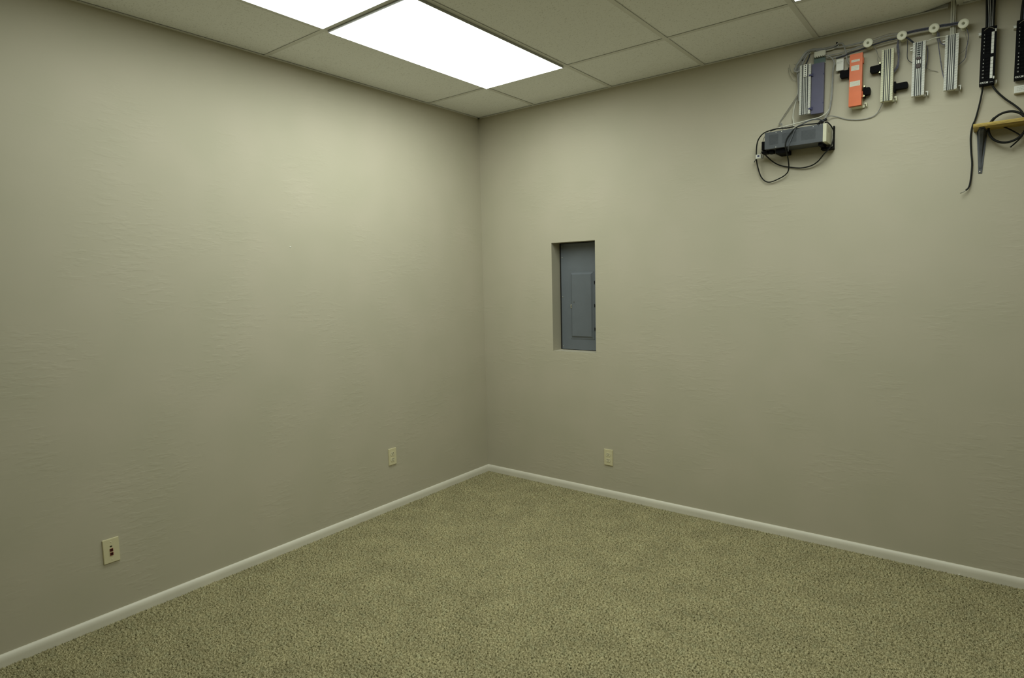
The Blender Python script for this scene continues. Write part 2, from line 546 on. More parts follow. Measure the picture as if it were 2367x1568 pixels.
# wall angles
def angle_x(x0, x1):
    o = MB().box(x0, x1, -0.019, 0, H - 0.0006, H + 0.0008).box(x0, x1, -0.0015, 0, H + 0.0008, H + 0.022).build('wall_angle', 'grid', loc=((x0 + x1) / 2, 0, H)); o.parent = deck
def angle_y(y0, y1):
    o = MB().box(0, 0.019, y0, y1, H - 0.0006, H + 0.0008).box(0, 0.0015, y0, y1, H + 0.0008, H + 0.022).build('wall_angle', 'grid', loc=(0, (y0 + y1) / 2, H)); o.parent = deck
angle_x(0, 2.922); angle_x(2.962, 3.045); angle_x(3.115, 3.165); angle_x(3.27, RX)
angle_y(-RY, 0)

# ------------------------------------------------------------------ recessed fluorescent lights
def ceiling_light(idx, i, j, drop, label):
    x0, x1, y1, y0 = gx[i], gx[i + 1], gy[j], gy[j + 1]
    cx, cy = (x0 + x1) / 2, (y0 + y1) / 2
    t = thing('ceiling_light', (cx, cy, H), label, 'ceiling light', 'recessed fluorescent ceiling lights')
    g = 0.0135
    a0, a1, b0, b1 = x0 + g, x1 - g, y0 + g, y1 - g
    hs = MB()
    hs.box(a0, a1, b0, b1, H + 0.11, H + 0.115)
    hs.box(a0, a0 + 0.001, b0, b1, H + 0.004, H + 0.11); hs.box(a1 - 0.001, a1, b0, b1, H + 0.004, H + 0.11)
    hs.box(a0, a1, b0, b0 + 0.001, H + 0.004, H + 0.11); hs.box(a0, a1, b1 - 0.001, b1, H + 0.004, H + 0.11)
    hs.build('housing', 'housing', t)
    fw = 0.003 if drop > 0.002 else 0.010
    fr = MB(); z0, z1 = H - drop, H + 0.006
    fr.box(a0, a0 + fw, b0, b1, z0, z1); fr.box(a1 - fw, a1, b0, b1, z0, z1)
    fr.box(a0 + fw, a1 - fw, b0, b0 + fw, z0, z1); fr.box(a0 + fw, a1 - fw, b1 - fw, b1, z0, z1)
    fr.build('door_frame', 'lampframe', t)
    dz = z0 + 0.0006
    k = fw
    df = MB().box(a0 + k, a1 - k, b0 + k, b1 - k, dz, dz + 0.004).build('diffuser', 'white', t)
    df.data.materials.append(lamp_material('lit_diffuser', LIGHT_COL, LIGHT_L[idx]))
    for p in df.data.polygons:            # the lens gives off light downwards, its rim and back do not
        p.material_index = 1 if p.normal.z < -0.5 else 0
    return t
ceiling_light(0, 1, 1, 0.011, 'bright white fluorescent light panel in the ceiling nearest the room corner')
ceiling_light(1, 1, 2, 0.003, 'second fluorescent light panel beyond the brightest one, cut by the top edge')
ceiling_light(2, 4, 1, 0.0, 'fluorescent light panel of which only a lit corner shows above the wiring')

ceiling_light(3, 4, 2, 0.0, 'added fluorescent light panel, out of view behind the one above the wiring')  # unseen panel, added to brighten the right side of the room

# ------------------------------------------------------------------ breaker panel in its recess
PD = -0.100      # the cover stands this far behind the wall face
bp_ = thing('breaker_panel', wpt(0.83, PD, NZ0), 'grey steel breaker panel with a raised door, set in a wall recess', 'breaker panel')
MB().wbox(NX0 + 0.0003, NX1 - 0.0003, PD - 0.055, PD - 0.006, NZ0 + 0.0003, NZ1 - 0.0003).build('gap_shade_box', 'dark', bp_)  # black box painting in the shade of the gap round the cover
MB().wbox(0.6605, 0.9995, PD - 0.003, PD, NZ0 + 0.004, NZ1 - 0.006, 0.0012).build('cover', 'steel_grey', bp_)
dr = MB().wbox(0.738, 0.9335, PD, PD + 0.003, 1.0865, 1.569, 0.001).build('door', 'steel_grey', bp_)
rp = MB()
o4 = [(0.7455, 1.0955), (0.9265, 1.0955), (0.9265, 1.5615), (0.7455, 1.5615)]
i4 = [(0.7575, 1.1085), (0.9145, 1.1085), (0.9145, 1.5485), (0.7575, 1.5485)]
A = [wpt(x, PD + 0.003, z) for x, z in o4]; B = [wpt(x, PD + 0.013, z) for x, z in i4]
rp.poly(B)
for k in range(4):
    rp.poly([A[k], A[(k + 1) % 4], B[(k + 1) % 4], B[k]])
rp.build('raised_panel', 'steel_grey', dr)
lt = MB(); lt.wbox(0.742, 0.756, PD + 0.003, PD + 0.009, 1.308, 1.336, 0.002); lt.wbox(0.745, 0.752, PD + 0.009, PD + 0.014, 1.318, 1.328, 0.001)
lt.build('latch', 'chrome', dr)
MB().wbox(0.773, 0.777, PD + 0.0131, PD + 0.0136, 1.345, 1.356).build('keyhole', 'slot', dr)
for z in (1.491, 1.328, 1.162):
    MB().tube([wpt(0.9375, PD + 0.004, z - 0.010), wpt(0.9375, PD + 0.004, z + 0.010)], 0.0032, 8, 1).build('hinge', 'dark', dr)
for z in (1.750, 1.672, 1.388, 1.028):
    MB().lathe(wpt(0.671, PD, z), (0, -1, 0), [(0.0042, 0), (0.0042, 0.0016), (0.0026, 0.0030)], 12).build('screw', 'chrome', bp_, smooth=True)

# ------------------------------------------------------------------ wall plates
def plate_on(t, to_world, wd_, ht, m):
    """bevelled cover plate in local (u across, d out, v up)"""
    bm = bmesh.new(); bmesh.ops.create_cube(bm, size=1)
    for v in bm.verts:
        k = 0.92 if v.co.y > 0 else 1.0
        v.co = Vector((v.co.x * wd_ * (0.955 if v.co.y > 0 else 1), (v.co.y + 0.5) * 0.0065, v.co.z * ht * (0.972 if v.co.y > 0 else 1)))
    bmesh.ops.bevel(bm, geom=bm.edges[:], offset=0.0012, segments=2, affect='EDGES')
    for v in bm.verts: v.co = to_world(v.co)
    b_ = MB(); b_.add_bm(bm)
    return b_.build('cover_plate', m, t)
def lbox(to_world, u0, u1, d0, d1, v0, v1, c=0.0):
    b_ = MB().box(u0, u1, d0, d1, v0, v1, c)
    b_.v = [tuple(to_world(Vector(p))) for p in b_.v]
    return b_
def local_right(x, z): return lambda p: Vector((x + p.x, -p.y, z + p.z))
def local_left(y, z): return lambda p: Vector((p.y, y + p.x, z + p.z))
def duplex(loc, tw, label):
    t = thing('wall_outlet', loc, label, 'outlet', 'ivory duplex outlets')
    plate_on(t, tw, 0.068, 0.1135, 'ivory')
    for s in (1, -1):
        bm = bmesh.new()
        bmesh.ops.create_circle(bm, cap_ends=True, segments=24, radius=0.0172)
        for v in bm.verts: v.co = Vector((v.co.x, 0, max(-0.0135, min(0.0135, v.co.y))))
        r = bmesh.ops.extrude_face_region(bm, geom=bm.faces[:])
        for e in r['geom']:
            if isinstance(e, bmesh.types.BMVert): e.co.y += 0.0022
        for v in bm.verts: v.co = tw(Vector((v.co.x - 0.001, 0.0062 + v.co.y, v.co.z + s * 0.0195)))
        b_ = MB(); b_.add_bm(bm)
        rc = b_.build('receptacle', 'ivory_face', t)
        for u in (-0.0064, 0.0064):
            lbox(tw, u - 0.0022, u + 0.0010, 0.0083, 0.0088, s * 0.0195 + 0.0005, s * 0.0195 + 0.0090).build('slot', 'slot', rc)
        g = MB().lathe((0, 0, 0), (0, 1, 0), [(0.0027, 0), (0.0027, 0.0005)], 12)
        g.v = [tuple(tw(Vector((p[0] - 0.0006, 0.0083 + p[1], p[2] + s * 0.0195 - 0.0062)))) for p in g.v]
        g.build('ground_hole', 'slot', rc)
    g = MB().lathe((0, 0, 0), (0, 1, 0), [(0.0028, 0), (0.0028, 0.0006), (0.0018, 0.0012)], 12)
    g.v = [tuple(tw(Vector((p[0] - 0.001, 0.0064 + p[1], p[2])))) for p in g.v]
    g.build('screw', 'ivory_face', t)
duplex((1.092, 0, 0.2275), local_right(1.092, 0.2845), 'ivory duplex power outlet low on the right wall below the breaker panel')
duplex((0, -0.9945, 0.3045), local_left(-0.9945, 0.3610), 'ivory duplex power outlet low on the left wall near the corner')
tw = local_left(-2.6765, 0.3370)
t = thing('data_outlet', (0, -2.6765, 0.2805), 'ivory wall plate with one black and two red jacks on the left wall', 'wall plate')
plate_on(t, tw, 0.068, 0.1135, 'ivory')
for v, m_, nm in ((0.0205, 'slot', 'jack'), (0.0035, 'red', 'jack'), (-0.0150, 'red', 'jack')):
    jk = MB()
    for (u0, u1, v0, v1) in ((-0.0065, -0.0045, -0.0065, 0.0065), (0.0045, 0.0065, -0.0065, 0.0065), (-0.0045, 0.0045, 0.0045, 0.0065), (-0.0045, 0.0045, -0.0065, -0.0045)):
        q = lbox(tw, u0, u1, 0.0062, 0.0088, v + v0, v + v1); n = len(jk.v); jk.v += q.v; jk.f += [tuple(n + a for a in f) for f in q.f]
    if m_ == 'slot':
        jk = lbox(tw, -0.0050, 0.0040, 0.0062, 0.0070, v - 0.003, v + 0.003)
        jk.build(nm, m_, t)
    else:
        j_ = jk.build(nm, m_, t)
        lbox(tw, -0.0045, 0.0045, 0.0062, 0.0068, v - 0.0045, v + 0.0045).build('opening', mat('jack_opening', (0.03, 0.008, 0.005), 0.7), j_)
for v in (0.0415, -0.0415):
    g = MB().lathe((0, 0, 0), (0, 1, 0), [(0.0026, 0), (0.0026, 0.0006), (0.0015, 0.0012)], 12)
    g.v = [tuple(tw(Vector((p[0], 0.0064 + p[1], p[2] + v)))) for p in g.v]
    g.build('screw', 'ivory_face', t)

# ------------------------------------------------------------------ punch-down blocks
def punch_block(xc, label, plastic='white', z0=2.357, z1=2.605, wid=0.0515, group='punch-down blocks', foot=True, prongs=False, strips=(1, 1), depth=0.060):
    x0, x1 = xc - wid / 2, xc + wid / 2
    D = depth
    t = thing('punch_down_block', wpt(xc, 0, z0), label, 'terminal block', group)
    br = MB()
    br.wbox(x0 + 0.004, x1 - 0.004, 0.0, D - 0.028, z0 + 0.012, z0 + 0.016)
    br.wbox(x0 + 0.004, x1 - 0.004, 0.0, D - 0.028, z1 - 0.016, z1 - 0.012)
    br.wbox(x0 + 0.004, x1 - 0.004, D - 0.030, D - 0.026, z0 + 0.012, z1 - 0.012)
    if foot:
        br.wbox(x1 - 0.008, x1 + 0.004, 0.006, 0.012, z0 + 0.002, z0 + 0.012)
        br.wbox(x1 + 0.004, x1 + 0.0145, 0.0, 0.030, z0 + 0.016, z0 + 0.021)
        br.wbox(x1 + 0.0105, x1 + 0.0145, 0.0, 0.030, z0 + 0.001, z0 + 0.016)
    if prongs:
        for dz in (0.012, 0.024):
            br.wbox(x0 - 0.013, x0 + 0.002, 0.020, 0.034, z1 - dz - 0.004, z1 - dz)
    br.build('mounting_bracket', plastic, t)
    lw_, rw_ = 0.0105, 0.0120
    c0, c1 = x0 + lw_, x1 - rw_
    MB().wbox(c0, c1, D - 0.026, D - 0.008, z0, z1).build('core', plastic, t)
    n = 50; pitch = (z1 - z0) / n
    for side, (a, b_) in enumerate(((x0, x0 + lw_), (x1 - rw_, x1))):
        if not strips[side]: continue
        fs = MB().wbox(a, b_, D - 0.026, D - 0.006, z0, z1)
        for k in range(n):
            fs.wbox(a, b_, D - 0.006, D + 0.0005, z0 + k * pitch + 0.0006, z0 + (k + 1) * pitch - 0.0010)
        fs.build('fanning_strip', plastic, t)
    cw = (c1 - c0) / 4
    for k in range(3):
        xm = c0 + (k + 1) * cw
        MB().wbox(xm - 0.0015, xm + 0.0015, D - 0.008, D - 0.0004, z0, z1, 0.0004).build('ridge', plastic, t)
    for k in range(4):
        xa = c0 + k * cw + (0.0015 if k else 0); xb = c0 + (k + 1) * cw - (0.0015 if k < 3 else 0)
        gr = MB().wbox(xa, xb, D - 0.008, D - 0.0065, z0, z1).build('clip_column', 'groove', t)
        cm = MB(); xm = (xa + xb) / 2
        for q in range(n):
            zc = z0 + (q + 0.5) * pitch
            cm.wbox(xm - 0.0014, xm - 0.0006, D - 0.0065, D - 0.0025, zc - 0.0012, zc + 0.0012)
            cm.wbox(xm + 0.0006, xm + 0.0014, D - 0.0065, D - 0.0025, zc - 0.0012, zc + 0.0012)
        cm.build('clips', 'clip', gr)
    return t, (c0, c1, cw)

def wire_part(t, pts, r=0.0011, m='wire', name='wire', n=6):
    return MB().tube(wp(pts), r, n, 5).build(name, m, t, smooth=True)

blkA, _ = punch_block(2.6885, 'cream punch-down block between two black plugs, first right of the orange cover', 'cream', 2.356, 2.602)
blkB, (bc0, bc1, bcw) = punch_block(2.8175, 'white punch-down block with dark bridging clips down its middle', 'white', 2.356, 2.6055, prongs=True)
blkC, _ = punch_block(2.9450, 'white punch-down block fed by the vertical pale cables, last before the black patch panel', 'white', 2.358, 2.607, prongs=True)

# bridging clips on the middle block
xm = (bc0 + bc1) / 2
for k in range(13):
    z = 2.6015 - k * 0.00496
    MB().wbox(xm - 0.0068, xm + 0.0068, 0.0585, 0.0615, z - 0.0034, z, 0.0004).build('bridging_clip', 'groove' if k % 2 else 'clip', blkB)
MB().wbox(xm - 0.0080, xm + 0.0080, 0.0585, 0.0650, 2.523, 2.534, 0.001).build('bridging_cap', 'brown', blkB)
MB().wbox(xm - 0.0085, xm + 0.0085, 0.0585, 0.0650, 2.484, 2.503, 0.001).build('bridging_cap', 'brown', blkB)
MB().wbox(xm - 0.0028, xm + 0.0028, 0.0600, 0.0630, 2.505, 2.518, 0.0005).build('marker', 'white', blkB)

wire_part(blkA, [(2.623, .05, 2.635), (2.636, .04, 2.616), (2.644, .035, 2.585), (2.641, .03, 2.569), (2.652, .03, 2.545), (2.668, .03, 2.53)], .0012)
wire_part(blkA, [(2.626, .045, 2.635), (2.640, .04, 2.600), (2.650, .035, 2.575), (2.668, .034, 2.560)], .0010)
wire_part(blkA, [(2.73, .05, 2.638), (2.728, .04, 2.618), (2.732, .035, 2.588), (2.731, .03, 2.548), (2.726, .03, 2.519), (2.712, .032, 2.50)], .0034, 'mauve')
wire_part(blkA, [(2.732, .045, 2.639), (2.724, .04, 2.613), (2.728, .035, 2.578), (2.733, .03, 2.542), (2.730, .03, 2.515), (2.712, .032, 2.49)], .0022, 'mauve')
wire_part(blkA, [(2.736, .045, 2.636), (2.738, .04, 2.600), (2.737, .03, 2.560), (2.722, .03, 2.520)], .0012)
wire_part(blkB, [(2.767, .04, 2.629), (2.767, .03, 2.593), (2.767, .025, 2.553), (2.775, .02, 2.535), (2.792, .03, 2.52)], .0016, 'slate')
wire_part(blkB, [(2.842, .03, 2.50), (2.847, .02, 2.488), (2.858, .012, 2.479), (2.876, .008, 2.471), (2.892, .006, 2.463)], .0010)
wire_part(blkB, [(2.846, .035, 2.585), (2.850, .03, 2.560), (2.849, .03, 2.520), (2.843, .03, 2.48)], .0020, 'mauve')
wire_part(blkC, [(2.887, .05, 2.637), (2.889, .045, 2.606), (2.894, .035, 2.562), (2.903, .03, 2.503), (2.91, .03, 2.455), (2.922, .03, 2.408)], .0020, 'mauve')
wire_part(blkC, [(2.882, .04, 2.638), (2.885, .03, 2.606), (2.892, .03, 2.575), (2.897, .03, 2.533), (2.906, .02, 2.476), (2.920, .03, 2.44)], .0016)
wire_part(blkC, [(2.892, .045, 2.632), (2.895, .04, 2.600), (2.905, .035, 2.580), (2.922, .035, 2.570)], .0026, 'mauve')
wire_part(blkC, [(2.996, .05, 2.626), (3.004, .04, 2.599), (3.004, .03, 2.57), (2.999, .025, 2.534), (2.995, .02, 2.496), (2.970, .03, 2.47)], .0016, 'mauve')
wire_part(blkC, [(2.991, .04, 2.627), (2.994, .03, 2.601), (3.002, .02, 2.562), (2.990, .03, 2.53), (2.970, .03, 2.52)], .0012)

# block under the swung-open blue cover
blk1, (c10, c11, _cw) = punch_block(2.3155, 'punch-down block with its slate-blue hinged cover swung open, left of the orange cover', 'white', 2.358, 2.612, wid=0.054, foot=False)
cv = MB()
cv.wbox(2.3455, 2.4045, 0.050, 0.0530, 2.3535, 2.6075)
for (a, b_, c, d) in ((2.3455, 2.3475, 2.3535, 2.6075), (2.4025, 2.4045, 2.3535, 2.6075), (2.3475, 2.4025, 2.3535, 2.3555), (2.3475, 2.4025, 2.6055, 2.6075)):
    cv.wbox(a, b_, 0.030, 0.050, c, d)
cvo = cv.build('cover', 'blue', blk1)
for z in (2.378, 2.548):
    h_ = MB().wbox(2.334, 2.350, 0.056, 0.0635, z, z + 0.008, 0.001).wbox(2.348, 2.354, 0.0525, 0.060, z - 0.004, z + 0.012, 0.001)
    h_.build('hinge_tab', 'bluedark', cvo)
for z in (2.400, 2.545):
    MB().wbox(2.400, 2.4050, 0.0528, 0.0545, z, z + 0.006, 0.0005).build('latch_tab', 'bluedark', cvo)
st = MB().wbox(2.3085, 2.3255, 0.0598, 0.0655, 2.549, 2.6115, 0.001).build('terminal_strip', 'white', blk1)
for k in range(6):
    MB().lathe(wpt(2.3170, 0.0655, 2.556 + k * 0.0098), (0, -1, 0), [(0.0026, -0.001), (0.0026, 0.0004)], 10).build('terminal', 'groove', st)
MB().wbox(2.348, 2.4035, 0.018, 0.021, 2.606, 2.676).build('backing_card', 'teal', blk1)
cn = MB().wbox(2.352, 2.4065, 0.021, 0.040, 2.646, 2.672, 0.002).build('ribbon_connector', 'pale', blk1)
for k in range(5):
    MB().wbox(2.355 + k * 0.0102, 2.361 + k * 0.0102, 0.024, 0.042, 2.642, 2.6465, 0.001).build('connector_tooth', 'pale', cn)
MB().wbox(2.3480, 2.4030, 0.021, 0.0225, 2.609, 2.615).build('card_edge', 'paper', blk1)

# orange-covered block
ob = thing('covered_terminal_block', wpt(2.553, 0, 2.352), 'terminal block under a bright orange cover with three paper labels', 'terminal block')
MB().wbox(2.534, 2.580, 0.0, 0.052, 2.352, 2.600).build('core', 'cream', ob)
co = MB().wbox(2.5245, 2.5815, 0.0665, 0.0695, 2.3555, 2.6095)
for (a, b_, c, d) in ((2.5245, 2.5270, 2.3555, 2.6095), (2.5790, 2.5815, 2.3555, 2.6095), (2.5270, 2.5790, 2.3555, 2.3580), (2.5270, 2.5790, 2.6070, 2.6095)):
    co.wbox(a, b_, 0.040, 0.0665, c, d)
coo = co.build('cover', 'orange', ob)
for z in (2.395, 2.560):
    MB().wbox(2.5815, 2.5850, 0.038, 0.060, z, z + 0.028, 0.001).build('latch_ear', 'orange', coo)
for (x0, x1, z0, z1, rows) in ((2.5325, 2.5695, 2.5700, 2.5810, 2), (2.5325, 2.5680, 2.5285, 2.5525, 3), (2.5275, 2.5735, 2.4520, 2.4765, 4)):
    lb = MB().wbox(x0, x1, 0.0695, 0.0699, z0, z1).build('paper_label', 'paper', coo)
    pr = MB()
    for r_ in range(rows):
        zc = z1 - (r_ + 0.7) * (z1 - z0) / (rows + 0.4); xx = x0 + 0.003
        while xx < x1 - 0.006:
            l_ = random.uniform(0.002, 0.006)
            pr.wbox(xx, min(xx + l_, x1 - 0.003), 0.0699, 0.0700, zc - 0.0007, zc + 0.0007); xx += l_ + 0.0014
    pr.build('print', 'print', lb)
ft = MB().wbox(2.580, 2.590, 0.006, 0.012, 2.353, 2.365); ft.wbox(2.590, 2.600, 0, 0.03, 2.3665, 2.371); ft.wbox(2.5965, 2.600, 0, 0.03, 2.353, 2.3665)
ft.build('mounting_foot', 'cream', ob)

# ------------------------------------------------------------------ black multi-pin plugs
def plug(x0, x1, z0, z1, sgn, label, bail=True, d0=0.010, d1=0.040):
    """hood with a rounded outer end; sgn +1 points right, -1 points left (away from its block)"""
    t = thing('connector_plug', wpt((x0 + x1) / 2, d0, z0), label, 'connector', 'black multi-pin plugs')
    xo, xi = (x1, x0) if sgn > 0 else (x0, x1)
    zc = (z0 + z1) / 2; hh = (z1 - z0) / 2
    bm = bmesh.new()
    pts = [(xi, zc - hh), (xo - sgn * 0.006, zc - hh), (xo - sgn * 0.0015, zc - hh + 0.003), (xo, zc - hh + 0.008), (xo, zc + hh - 0.006), (xo - sgn * 0.0015, zc + hh - 0.002), (xo - sgn * 0.006, zc + hh), (xi, zc + hh)]
    MB().prism([wpt(x, d0, z) for x, z in pts], (0, -(d1 - d0), 0)).build('hood', 'black', t)
    MB().wbox(xi - 0.004, xi + 0.004, d0 - 0.004, d1 + 0.002, z0 - 0.012, z1 + 0.010, 0.002).build('flange', 'black', t)
    if bail:
        for s in (1, -1):
            zz = zc + s * (hh + 0.006)
            MB().prism([wpt(xi - sgn * 0.002, d1 + 0.004, zz - 0.004), wpt(xi + sgn * 0.005, d1 + 0.004, zz), wpt(xi - sgn * 0.001, d1 + 0.004, zz + 0.006)], (0, 0.004, 0)).build('bail_clip', 'glint', t)
    return t
plug(2.476, 2.518, 2.513, 2.548, -1, 'black plug sticking out from the left side of the orange-covered block', bail=False)
plug(2.588, 2.614, 2.408, 2.443, 1, 'black plug sticking out low from the right side of the orange-covered block')
plug(2.611, 2.655, 2.509, 2.541, -1, 'black plug on the left side of the cream punch-down block')
plug(2.720, 2.774, 2.408, 2.436, 1, 'long black plug low on the right side of the cream punch-down block', bail=False)

# small beige jack box
t = thing('jack_box', wpt(2.473, 0, 2.554), 'small beige phone jack box left of the orange cover', 'jack box')
MB().wbox(2.4555, 2.4905, 0.0, 0.030, 2.554, 2.613, 0.003).build('case', 'white', t)
MB().wbox(2.4620, 2.4840, 0.004, 0.022, 2.5525, 2.5541).build('jack', 'slot', t)
MB().wbox(2.4600, 2.4860, 0.0300, 0.0303, 2.596, 2.5975).wbox(2.4600, 2.4820, 0.0300, 0.0303, 2.590, 2.5912).build('embossed_line', 'print', t)

# ------------------------------------------------------------------ mushroom cable spools
SP = [(2.603, 2.649, 'first'), (2.746, 2.649, 'second'), (2.874, 2.650, 'third'), (2.986, 2.641, 'fourth')]
SPL = ['white wiring spool above and right of the orange cover, leftmost of four',
       'white wiring spool between the cream block and the block with bridging clips',
       'white wiring spool just left of the vertical pale cables',
       'white wiring spool right of the vertical pale cables, nearest the patch panels']
for (x, z, _n), lab in zip(SP, SPL):
    t = thing('wiring_spool', wpt(x, 0, z), lab, 'cable spool', 'white mushroom wiring spools')
    MB().lathe(wpt(x, 0, z), (0, -1, 0), [(0.014, 0), (0.014, 0.003), (0.0095, 0.006), (0.0090, 0.058), (0.011, 0.064)], 24).build('stem', 'cream', t, smooth=True)
    MB().lathe(wpt(x, 0.064, z), (0, -1, 0), [(0.0190, 0), (0.0212, 0.002), (0.0212, 0.004), (0.0195, 0.0062), (0.0075, 0.0070), (0.0066, 0.0062), (0.0060, 0.0035)], 32).build('flange', 'spool', t, smooth=True)
    MB().lathe(wpt(x, 0.0665, z), (0, -1, 0), [(0.0052, 0), (0.0052, 0.0020), (0.0030, 0.0030)], 12).build('screw', mat('dull_brass_screw', (0.22, 0.22, 0.14), 0.5, 0.3), t)

# ------------------------------------------------------------------ cables round the blocks
def cable(name, label, parts, base, cat='cable', group=None):
    """parts: list of (part name, points, radius, material)"""
    t = thing(name, wpt(*base), label, cat, group)
    for nm, pts, r, m_ in parts:
        MB().tube(wp(pts), r, 8, 6).build(nm, m_, t, smooth=True)
    return t
def single(name, label, pts, r, m_, group=None, cat='cable'):
    o = MB().tube(wp(pts), r, 8, 6).build(name, m_, loc=tuple(wpt(*pts[-1])), smooth=True)
    return tag(o, label, cat, group)

def offs(pts, dx, dd, dz):
    return [(x + dx, d + dd, z + dz) for x, d, z in pts]
L1 = [(2.278, .02, 2.440), (2.276, .022, 2.496), (2.273, .025, 2.549), (2.269, .03, 2.598), (2.279, .035, 2.614), (2.294, .04, 2.636), (2.307, .042, 2.662), (2.323, .04, 2.678), (2.336, .03, 2.687), (2.368, .02, 2.683), (2.41, .018, 2.679), (2.44, .016, 2.683), (2.455, .015, 2.692)]
L2 = [(2.284, .02, 2.450), (2.284, .02, 2.498), (2.284, .03, 2.561), (2.280, .04, 2.592), (2.300, .05, 2.628), (2.319, .05, 2.660), (2.340, .035, 2.684), (2.381, .025, 2.676), (2.434, .014, 2.678), (2.507, .03, 2.669), (2.574, .04, 2.667), (2.600, .045, 2.664)]
L3 = [(2.291, .03, 2.580), (2.300, .032, 2.605), (2.314, .03, 2.628), (2.328, .035, 2.656), (2.336, .03, 2.682), (2.380, .012, 2.688), (2.440, .010, 2.686)]
cb = cable('cable_bundle', 'grey cable bundle looped and tied above the left edge of the blue-covered block',
           [('cable', L1, .0046, 'grey'), ('cable', L2, .0042, 'grey'), ('cable', L3, .0034, 'slate'), ('cable', offs(L1, .007, .007, .002), .0036, 'grey'), ('cable', offs(L1[2:], .0075, -.002, -.006), .0034, 'pale'), ('cable', [(2.264, .045, 2.598), (2.273, .058, 2.618), (2.290, .066, 2.636), (2.305, .068, 2.657), (2.322, .062, 2.675), (2.346, .040, 2.685), (2.385, .022, 2.684)], .0056, 'grey'), ('cable', [(2.286, .050, 2.590), (2.272, .052, 2.586), (2.260, .046, 2.594), (2.258, .042, 2.607), (2.268, .046, 2.616), (2.280, .056, 2.622), (2.300, .058, 2.646), (2.330, .050, 2.676), (2.352, .034, 2.680)], .0036, 'grey')], (2.28, 0, 2.44), 'cable bundle')
for nm, pts in (('loose_wire', [(2.223, .003, 2.648), (2.228, .01, 2.619), (2.242, .012, 2.592), (2.261, .010, 2.571)]),
                ('loose_wire', [(2.218, .006, 2.631), (2.226, .012, 2.592), (2.245, .010, 2.558), (2.268, .010, 2.550)]),
                ('loose_wire', [(2.246, .004, 2.643), (2.270, .012, 2.632), (2.288, .02, 2.636)])):
    MB().tube(wp(pts), .0009, 6, 5).build(nm, 'wire', cb, smooth=True)
MB().lathe(wpt(2.297, .044, 2.641), (0.5, 0.1, 0.86), [(0.0115, -0.002), (0.0125, 0), (0.0115, 0.002)], 14).build('cable_tie', 'black', cb)
MB().wbox(2.4515, 2.4585, 0.006, 0.024, 2.684, 2.702, 0.002).build('cable_tie', 'black', cb)

single('trunk_cable', 'dark slate cable strung past the first two white spools to the block with bridging clips',
       [(2.454, .02, 2.622), (2.491, .03, 2.622), (2.515, .035, 2.627), (2.556, .04, 2.631), (2.600, .045, 2.637), (2.633, .05, 2.641), (2.679, .05, 2.645), (2.724, .05, 2.646), (2.744, .05, 2.645), (2.760, .05, 2.641), (2.774, .05, 2.630), (2.794, .036, 2.609)], .0040, 'slate')
cable('cable_bundle', 'thin grey cables strung behind the white spools above the orange cover',
      [('cable', [(2.42, .02, 2.645), (2.471, .02, 2.644), (2.531, .03, 2.649), (2.590, .045, 2.654), (2.651, .045, 2.667), (2.700, .045, 2.671), (2.735, .045, 2.666)], .0024, 'grey'),
       ('cable', [(2.408, .02, 2.634), (2.465, .02, 2.630), (2.493, .025, 2.634), (2.532, .035, 2.643), (2.590, .045, 2.648), (2.650, .048, 2.655), (2.735, .048, 2.659)], .0026, 'grey'),
       ('cable', [(2.560, .02, 2.668), (2.600, .040, 2.668), (2.650, .030, 2.678), (2.690, .030, 2.682), (2.735, .040, 2.672)], .0012, 'wire')], (2.42, 0, 2.645), 'cable bundle')
RB = [('pair', offs([(2.738, .05, 2.659), (2.773, .05, 2.661), (2.809, .05, 2.661), (2.849, .05, 2.659), (2.876, .05, 2.659), (2.904, .05, 2.658), (2.938, .05, 2.655), (2.990, .05, 2.652)], 0, dd, dz), r, m_)
      for dd, dz, r, m_ in ((0, .004, .0026, 'mauve'), (.003, -.001, .0026, 'slate'), (-.004, .000, .0026, 'mauve'), (.001, -.005, .0022, 'mauve'))]
cable('cable_bundle', 'flat mauve wire bundle running between the last three white spools', RB, (2.746, 0, 2.655), 'cable bundle')
single('crossover_cable', 'short pale cable crossing between the tops of the two white punch-down blocks',
       [(2.836, .045, 2.598), (2.851, .05, 2.604), (2.868, .05, 2.608), (2.888, .05, 2.609), (2.922, .042, 2.607)], .0026, 'pale')
single('drooping_cable', 'grey cable drooping from a black tie into the orange-covered block',
       [(2.455, .016, 2.690), (2.479, .02, 2.690), (2.492, .025, 2.663), (2.502, .03, 2.626), (2.510, .035, 2.588), (2.531, .040, 2.559)], .0034, 'grey')
single('looping_cable', 'grey cable looping down the right side of the blue cover to the power supply',
       [(2.404, .032, 2.645), (2.420, .03, 2.638), (2.437, .03, 2.622), (2.447, .03, 2.598), (2.441, .025, 2.562), (2.440, .02, 2.499), (2.436, .02, 2.419), (2.426, .02, 2.363), (2.414, .05, 2.324), (2.405, .07, 2.290)], .0034, 'grey')
single('looping_cable', 'pale cable from the small beige jack box down across the top of the power supply',
       [(2.458, .02, 2.600), (2.446, .015, 2.588), (2.437, .014, 2.539), (2.434, .014, 2.469), (2.430, .016, 2.402), (2.423, .02, 2.367), (2.394, .04, 2.337), (2.345, .06, 2.325), (2.296, .08, 2.315), (2.246, .09, 2.307), (2.201, .10, 2.300), (2.150, .10, 2.288)], .0030, 'pale')
single('hanging_cable', 'pale cable hanging straight down at the left edge of the blue-covered block',
       [(2.272, .018, 2.545), (2.270, .012, 2.500), (2.261, .010, 2.449), (2.252, .010, 2.410), (2.247, .010, 2.365), (2.256, .03, 2.333), (2.267, .07, 2.287)], .0042, 'pale')
